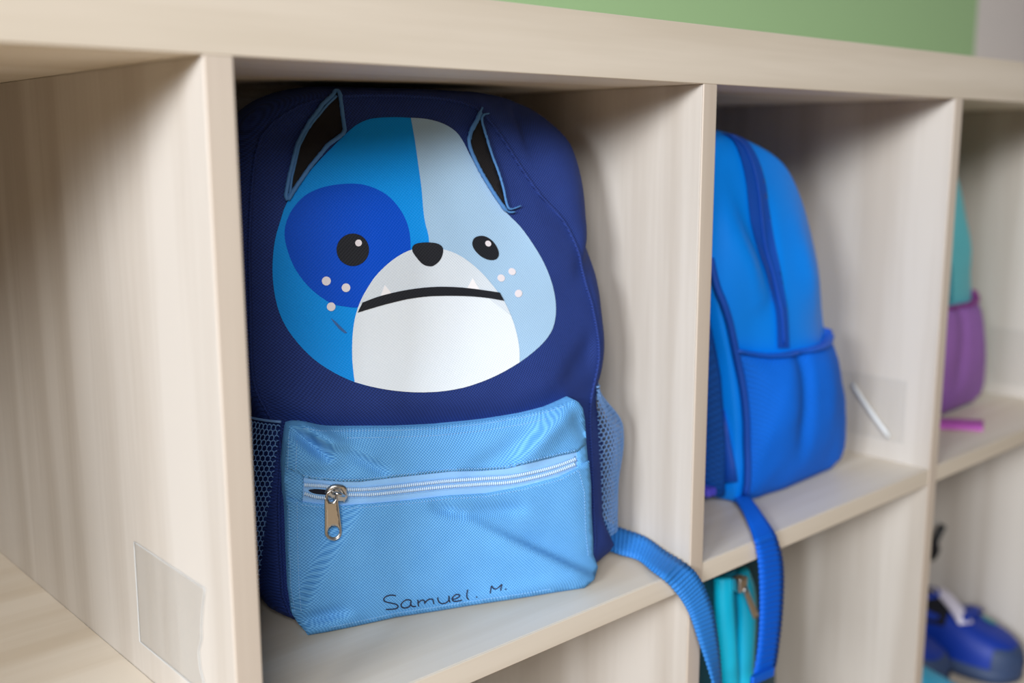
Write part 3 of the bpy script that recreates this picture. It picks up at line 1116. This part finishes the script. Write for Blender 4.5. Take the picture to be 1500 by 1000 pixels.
def side_bag(name, label, dx, dy, mats, zipper=True):
    root = thing(name, label, 'backpack', (.60 + dx, .18 + dy, 0))
    R0 = Vector((.60, .18, 0))
    S = [(.515, .335), (.553, .330), (.600, .310), (.634, .274), (.660, .222), (.676, .160), (.700, .1), (.716, .045), (.716, .016), (.70, .004), (.63, .001), (.565, .001), (.545, .008),
         (.545, .058), (.532, .128), (.514, .177), (.501, .23), (.498, .29), (.500, .320)]
    Mq = [(.500, .348), (.553, .340), (.610, .320), (.648, .278), (.676, .222), (.693, .160), (.719, .1), (.737, .045), (.737, .016), (.715, .003), (.63, .001), (.56, .001), (.541, .008),
          (.541, .058), (.528, .128), (.510, .177), (.493, .23), (.477, .29), (.480, .33)]
    c = (.605, .17)
    F2 = [((.515, .26), (.545, .20), -.008, .016), ((.52, .30), (.555, .235), .005, .012), ((.56, .28), (.575, .2), .004, .010), ((.62, .25), (.65, .19), -.004, .02)]

    def bl(u, v, r):
        return .066 - .014 * (1 - r ** 2.5) + seg_relief((u, v), F2) * (1 - sstep(.9, 1, r))

    def dsp(q):
        return Vector((q.x - .6, q.y - .18, 0)).normalized() * (noise.noise(q * 14) * .003 * (1 - sstep(.31, .34, q.z)))
    V, Fc, sm = loft_bag(c, S, Mq, Mq, None, lambda v: .105, lambda v: .285, bl, n=140, nr=22, ns=8, nb=6, disp=dsp, zmin=.0008)
    bvh = BVHTree.FromPolygons(V, Fc)
    tl = lambda q: Vector(q) - R0
    obj('body', [tl(q) for q in V], Fc, mats['body'], root)

    def pl(lift):
        def fn(x, z):
            h = bvh.ray_cast(Vector((x, -.3, z)), Vector((0, 1, 0)))
            if h[0] is None:
                h = bvh.find_nearest(Vector((x, .07, z)))
                return h[0] + h[1] * lift - R0
            return h[0] + Vector((0, -lift, 0)) - R0
        return fn
    zp = [pxz(*q) for q in [(1056, 194), (1069, 213), (1077, 260), (1086, 330), (1096, 390), (1107, 440), (1113, 505)]]
    zq = [pxz(*q) for q in [(1128, 505), (1123, 440), (1116, 370), (1107, 290), (1096, 228), (1082, 198)]]
    z_ = patch('zipper_tape', catmull(zp, False, 4) + catmull(zq, False, 4), pl(.0028), mats['dark'], root, step=.004)
    tube('zipper_seam', [pl(.0035)(*pxz(*q)) for q in catmull([(1066, 197), (1083, 222), (1092, 275), (1101, 350), (1112, 420), (1120, 500)], False, 6)], .0012, mats['dark'], z_, 6)
    # mesh side pocket: bulges away from the bag side
    pk = [pxz(*q) for q in [(1066, 512), (1100, 517), (1150, 510), (1190, 500), (1210, 488)]] + [(.706, .148), (.722, .10), (.738, .045), (.735, .02), (.716, .005), (.63, .003), (.575, .003), (.552, .01), (.552, .058), (.541, .115)]
    hd = pl(0)

    def pkf(x, z):
        d = poly_d((x, z), pk)
        q = hd(x, z)
        b = .004 + .013 * (1 - math.exp(-d / .02)) * (.6 + .4 * sstep(.0, .12, z))
        b -= .006 * math.exp(-((x - .615 - (z - .1) * -.12) / .010) ** 2) * sstep(.02, .08, z)
        b += .0015 * noise.noise(Vector((x * 40, 0, z * 25)))
        return q + Vector((0, -b, 0))
    side = patch('mesh_pocket', pk, pkf, mats['mesh'], root, step=.007, skirt=(0, .012, 0))
    hem = catmull([pxz(*q) for q in [(1065, 511), (1100, 516), (1150, 509), (1190, 499), (1208, 489)]] + [(.700, .152)], False, 5)
    tube('pocket_hem', [pkf(*q) + Vector((0, -.001, 0)) for q in hem], .0058, mats['hem'], side, 8, flat=.35)
    tube('pocket_binding', [pl(.0055)(*q) for q in catmull([(.496, .235), (.504, .205), (.518, .175), (.536, .13), (.545, .09), (.550, .05), (.550, .012)], False, 5)], .0034, mats['dark'], root, 8)
    # padded back panel and the hanging shoulder strap in the gap to the divider
    pad = []
    LFT = [(.010, .543), (.058, .542), (.128, .530), (.177, .512), (.21, .503)]
    for i in range(13):
        z = .010 + .195 * i / 12
        for (z0, x0), (z1, x1) in zip(LFT, LFT[1:]):
            if z0 <= z <= z1:
                xe = x0 + (x1 - x0) * (z - z0) / (z1 - z0)
        pad.append((xe, z))
    Vp, Fp = [], []
    n = len(pad)
    for xe, z in pad:
        for k in range(10):
            t = k / 9
            y = .074 + .20 * t
            Vp.append(tl((xe - .004 - .012 * math.sin(math.pi * min(1, t * 1.6 + .02)) ** .6 if t < .6 else xe - .004, y, z)))
    for i in range(n - 1):
        for k in range(9):
            Fp.append((i * 10 + k, i * 10 + k + 1, (i + 1) * 10 + k + 1, (i + 1) * 10 + k))
    o = obj('back_panel', Vp, Fp, mats['pad'], root)
    md = o.modifiers.new('s', 'SOLIDIFY')
    md.thickness = .006
    md.offset = 0
    return root


b2 = side_bag('plain_blue_backpack', 'bright blue backpack with mesh side pocket, webbing strap hanging over the shelf', 0, 0,
              dict(body=M['bag2'], dark=M['bag2_dark'], mesh=M['bag2_mesh'], hem=M['bag2_hem'], pad=M['bag2_pad']))
b2.matrix_basis = Matrix.Translation(b2.location)
pr = [(on_z(1046, 716, .012), on_z(1056, 704, .020)), (on_z(1068, 722, .010), on_z(1084, 710, .014)), (on_z(1085, 744, .005), on_z(1106, 737, .006)), (on_z(1098, 773, .0040), on_z(1126, 766, .0040)), (on_y(1104.5, 792, -.0036), on_y(1135, 780, -.0036)),
      (on_y(1107, 800, -.0025), on_y(1139, 790, -.0025)), (on_y(1111, 825, -.004), on_y(1146, 818, -.004)), (on_y(1113, 860, -.0045), on_y(1148, 850, -.0045)), (on_y(1113, 905, -.005), on_y(1146, 898, -.005)),
      (on_y(1110, 950, -.006), on_y(1141, 945, -.006)), (on_y(1104, 985, -.009), on_y(1137, 972, -.008)), (on_y(1098, 1001, -.013), on_y(1133, 985, -.012))]
o = ribbon('shoulder_strap', pr, M['strap2'], b2, rib=.0048)
o['label'] = 'royal blue webbing strap hanging down'
o = box('strap_hem', (-.002, .002, -.0165, .0165, -.004, .004), M['strap2'], b2, .0012)
a, b = on_y(1099, 998, -.013), on_y(1134, 982, -.012)
o.matrix_basis = b2.matrix_basis.inverted() @ Matrix.Translation((a + b) / 2) @ ((b - a).to_track_quat('Y', 'Z').to_matrix().to_4x4())
q = on_z(1046, 716, .014)
o = box('strap_buckle', (-.016, .014, -.006, .006, -.004, .004), M['violet'], b2, .0015)
o.matrix_basis = b2.matrix_basis.inverted() @ Matrix.Translation(q)
# lower padded strap end in the gap
pq = [on_y(1050, 600, .085), on_y(1058, 640, .08), on_y(1066, 680, .075), on_y(1070, 706, .07)]
tube('strap_anchor', [b2.matrix_basis.inverted() @ z for z in pq], .009, M['bag2_dark'], b2, 8, flat=.4)

b3 = side_bag('turquoise_backpack', 'turquoise backpack with purple mesh pocket, half hidden behind the divider', .395, .035,
              dict(body=M['bag3'], dark=M['bag3_pad'], mesh=M['bag3_mesh'], hem=M['bag3_hem'], pad=M['bag3_pad']))
b3.matrix_basis = Matrix.Translation(b3.location)
pr = [(on_z(1330, 607, .0028), on_z(1325, 622, .0028)), (on_z(1380, 612.5, .0025), on_z(1378, 627, .0025)), (on_z(1410, 614, .0025), on_z(1408, 628, .0025)), (on_z(1441, 615.5, .0025), on_z(1440, 630, .0025))]
o = ribbon('shoulder_strap', pr, M['bag3_strap'], b3, rib=.004)
o['label'] = 'pink webbing strap end lying on the shelf'

# ------------------------------------------------------------------ teal bag in the lower compartment
tb = thing('teal_backpack', 'dark teal backpack with cyan zip edge standing in the lower compartment', 'backpack', (.60, .19, ZB))
TS = [(.545, -.052), (.575, -.055), (.597, -.085), (.608, -.15), (.625, -.25), (.63, -.34), (.615, -.357), (.56, -.3585), (.475, -.357), (.466, -.34), (.468, -.25), (.474, -.15), (.486, -.085), (.51, -.057)]
TM = [(c0 * 1.10 - .056, min(-.034, v + .02) if v > -.2 else v) for c0, v in TS]
V, Fc, sm = loft_bag((.56, -.2), TS, TM, TM, None, lambda v: .095, lambda v: .30, lambda u, v, r: .062 - .012 * (1 - r ** 2), n=100, nr=16, ns=8, nb=6,
                     disp=lambda q: Vector((q.x - .56, q.y - .19, 0)).normalized() * noise.noise(q * 14) * .003, zmin=ZB + .0008)
R0 = Vector((.60, .19, ZB))
obj('body', [q - R0 for q in V], Fc, M['teal'], tb)
tbv = BVHTree.FromPolygons(V, Fc)


def on_tb(x, y, lift):
    d = pray(x, y).normalized()
    h = tbv.ray_cast(CAM, d)
    q = h[0] if h[0] is not None else tbv.find_nearest(on_y(x, y, .08))[0]
    return q + Vector((0, -lift, 0)) - R0


def vband(name, line, r, mat, lift, flat=.6):
    q = [on_tb(x, y, lift) for x, y in resample(catmull(line, False, 8), 5)]
    q = [sum(q[max(0, i - 3):i + 4], Vector()) / len(q[max(0, i - 3):i + 4]) for i in range(len(q))]
    return tube(name, q, r, mat, tb, 10, flat, up=(0, -1, 0))


L1 = [(1052, 836), (1052, 860), (1054, 900), (1058, 950), (1062, 1000), (1066, 1070)]
L2 = [(1072, 832), (1082, 850), (1086, 890), (1084, 950), (1081, 1000), (1078, 1070)]
LM = [(1062, 834), (1067, 860), (1070, 900), (1071, 950), (1072, 1000), (1072, 1070)]
zb = vband('zipper_tape', LM, .016, M['teal_zip'], .000, .3)
vband('gusset_piping', L1, .0105, M['cyan'], .006, .8)
vband('gusset_piping', L2, .0105, M['cyan'], .006, .8)
a, b = on_tb(1062, 850, .022), on_tb(1081, 893, .020)
pt = tube('zip_pull', [a.lerp(b, k / 6) for k in range(7)], [.003, .0034, .0034, .0036, .0038, .004, .0036], M['metal'], zb, 8, .45, up=(0, -1, 0))
sl = on_tb(1060, 846, .018)
o = box('zip_slider', (-.006, .006, -.005, .005, -.007, .007), M['metal'], zb, .002)
o.location = sl


# ------------------------------------------------------------------ shoes in the lower right compartment
def shoe(name, label, loc, rz, length, mats, kind, group=None):
    root = thing(name, label, 'shoe', loc, rz, group)
    k = length / .17
    # outline half widths along the length (heel x=0, toe x=.17)
    prof = [(0.0, .004, .062), (.006, .018, .072), (.02, .026, .072), (.045, .028, .068), (.075, .028, .064), (.10, .031, .058), (.125, .033, .050), (.148, .030, .042), (.162, .020, .034), (.17, .004, .022)]
    xs = catmull(prof, False, 4)
    nr, ns = len(xs), 16
    V, Fc = [], []
    for x, hw, ht in xs:
        for j in range(ns):
            t = j / (ns - 1) * math.pi
            c, s = math.cos(t), math.sin(t)
            V.append((x * k, hw * k * math.copysign(abs(c) ** .6, c), .012 * k + (ht - .012) * k * abs(s) ** .7))
    for i in range(nr - 1):
        for j in range(ns - 1):
            Fc.append((i * ns + j, (i + 1) * ns + j, (i + 1) * ns + j + 1, i * ns + j + 1))
    up = obj('upper', V, Fc, mats['upper'], root)
    bv = BVHTree.FromPolygons([Vector(q) for q in V], Fc)

    def top(lift):
        def fn(x, y):
            h = bv.ray_cast(Vector((x * k, y * k, .3)), Vector((0, 0, -1)))
            if h[0] is None:
                h = bv.find_nearest(Vector((x * k, y * k, .03 * k)))
            return h[0] + Vector((0, 0, lift * k))
        return fn
    # sole
    ol = [(x * k, (hw + .0035) * k) for x, hw, ht in xs] + [(x * k, -(hw + .0035) * k) for x, hw, ht in xs[::-1]]
    n = len(ol)
    V = [(x, y, 0) for x, y in ol] + [(x, y, .014 * k) for x, y in ol]
    Fc = [tuple(range(n - 1, -1, -1)), tuple(range(n, 2 * n))] + [(i, (i + 1) % n, n + (i + 1) % n, n + i) for i in range(n)]
    obj('sole', V, Fc, mats['sole'], root)
    # toe cap
    cap = []
    for x, hw, ht in xs:
        if x > .143:
            cap.append((x, hw, ht))
    V, Fc = [], []
    for x, hw, ht in cap:
        for j in range(ns):
            t = j / (ns - 1) * math.pi
            c, s = math.cos(t), math.sin(t)
            V.append(((x + .0015) * k, (hw + .0018) * k * math.copysign(abs(c) ** .6, c), .012 * k + (ht - .010) * k * .86 * abs(s) ** .7))
    for i in range(len(cap) - 1):
        for j in range(ns - 1):
            Fc.append((i * ns + j, (i + 1) * ns + j, (i + 1) * ns + j + 1, i * ns + j + 1))
    obj('toe_cap', V, Fc, mats['cap'], root)
    # collar opening
    patch('opening', ell(.042, 0, .034, .021, 28), top(.0015), mats['lining'], root, step=.006, skirt=(0, 0, -.002))
    tube('collar', [top(.002)(*q) for q in ell(.042, 0, .036, .0225, 32)], .0032 * k, mats['upper'], root, 8, closed=True)
    if kind == 'trainer':
        patch('tongue', [(.058, -.025), (.098, -.027), (.098, .012), (.06, .012)], top(.002), mats['lining'], root, step=.006, skirt=(0, 0, -.002))
        for x, m_, sk in ((.088, mats['strap'], -.030), (.112, mats['upper'], 0)):
            pts = [top(.0035)(x + sk * (i / 5 - 1), -.021 + .046 * i / 10) for i in range(11)]
            tube('closing_strap', pts, .0085 * k, m_, root, 8, .25, up=(0, 0, 1))
        patch('emblem', ell(.130, .012, .008, .006, 18), top(.0015), mats['mark'], root, step=.004)
        tube('heel_loop', [Vector((.002 * k, y * k, z * k)) for y, z in ((-.006, .055), (-.006, .068), (0, .074), (.006, .068), (.006, .055))], .0022 * k, mats['upper'], root, 6)
    else:
        pts = [top(.003)(.075, y) for y in [(-.026 + .052 * i / 10) for i in range(11)]]
        tube('closing_strap', pts, .006 * k, mats['mark'], root, 8, .3, up=(0, 0, 1))
    return root


tm = dict(upper=M['shoe'], sole=M['shoe_sole'], cap=M['shoe_sole'], lining=M['shoe_dark'], strap=M['shoe_white'], mark=M['shoe_green'])
shoe('kids_trainer', 'blue trainer with white closing strap and slate toe cap, by the side panel', (1.105, .232, ZB), math.radians(-86), .215, tm, 'trainer', 'pair of blue trainers')
shoe('kids_trainer', 'blue trainer mostly hidden behind the divider, left of its pair', (1.006, .285, ZB), math.radians(-86), .215, dict(tm, strap=M['shoe_dark']), 'trainer', 'pair of blue trainers')
sm_ = dict(upper=M['slip'], sole=M['slip'], cap=M['slip'], lining=M['shoe_dark'], strap=M['lime'], mark=M['lime'])
shoe('rubber_slipper', 'light blue slipper with lime trim at the bottom edge, in front of the trainers', (.935, .150, ZB), math.radians(-86), .16, sm_, 'slipper')
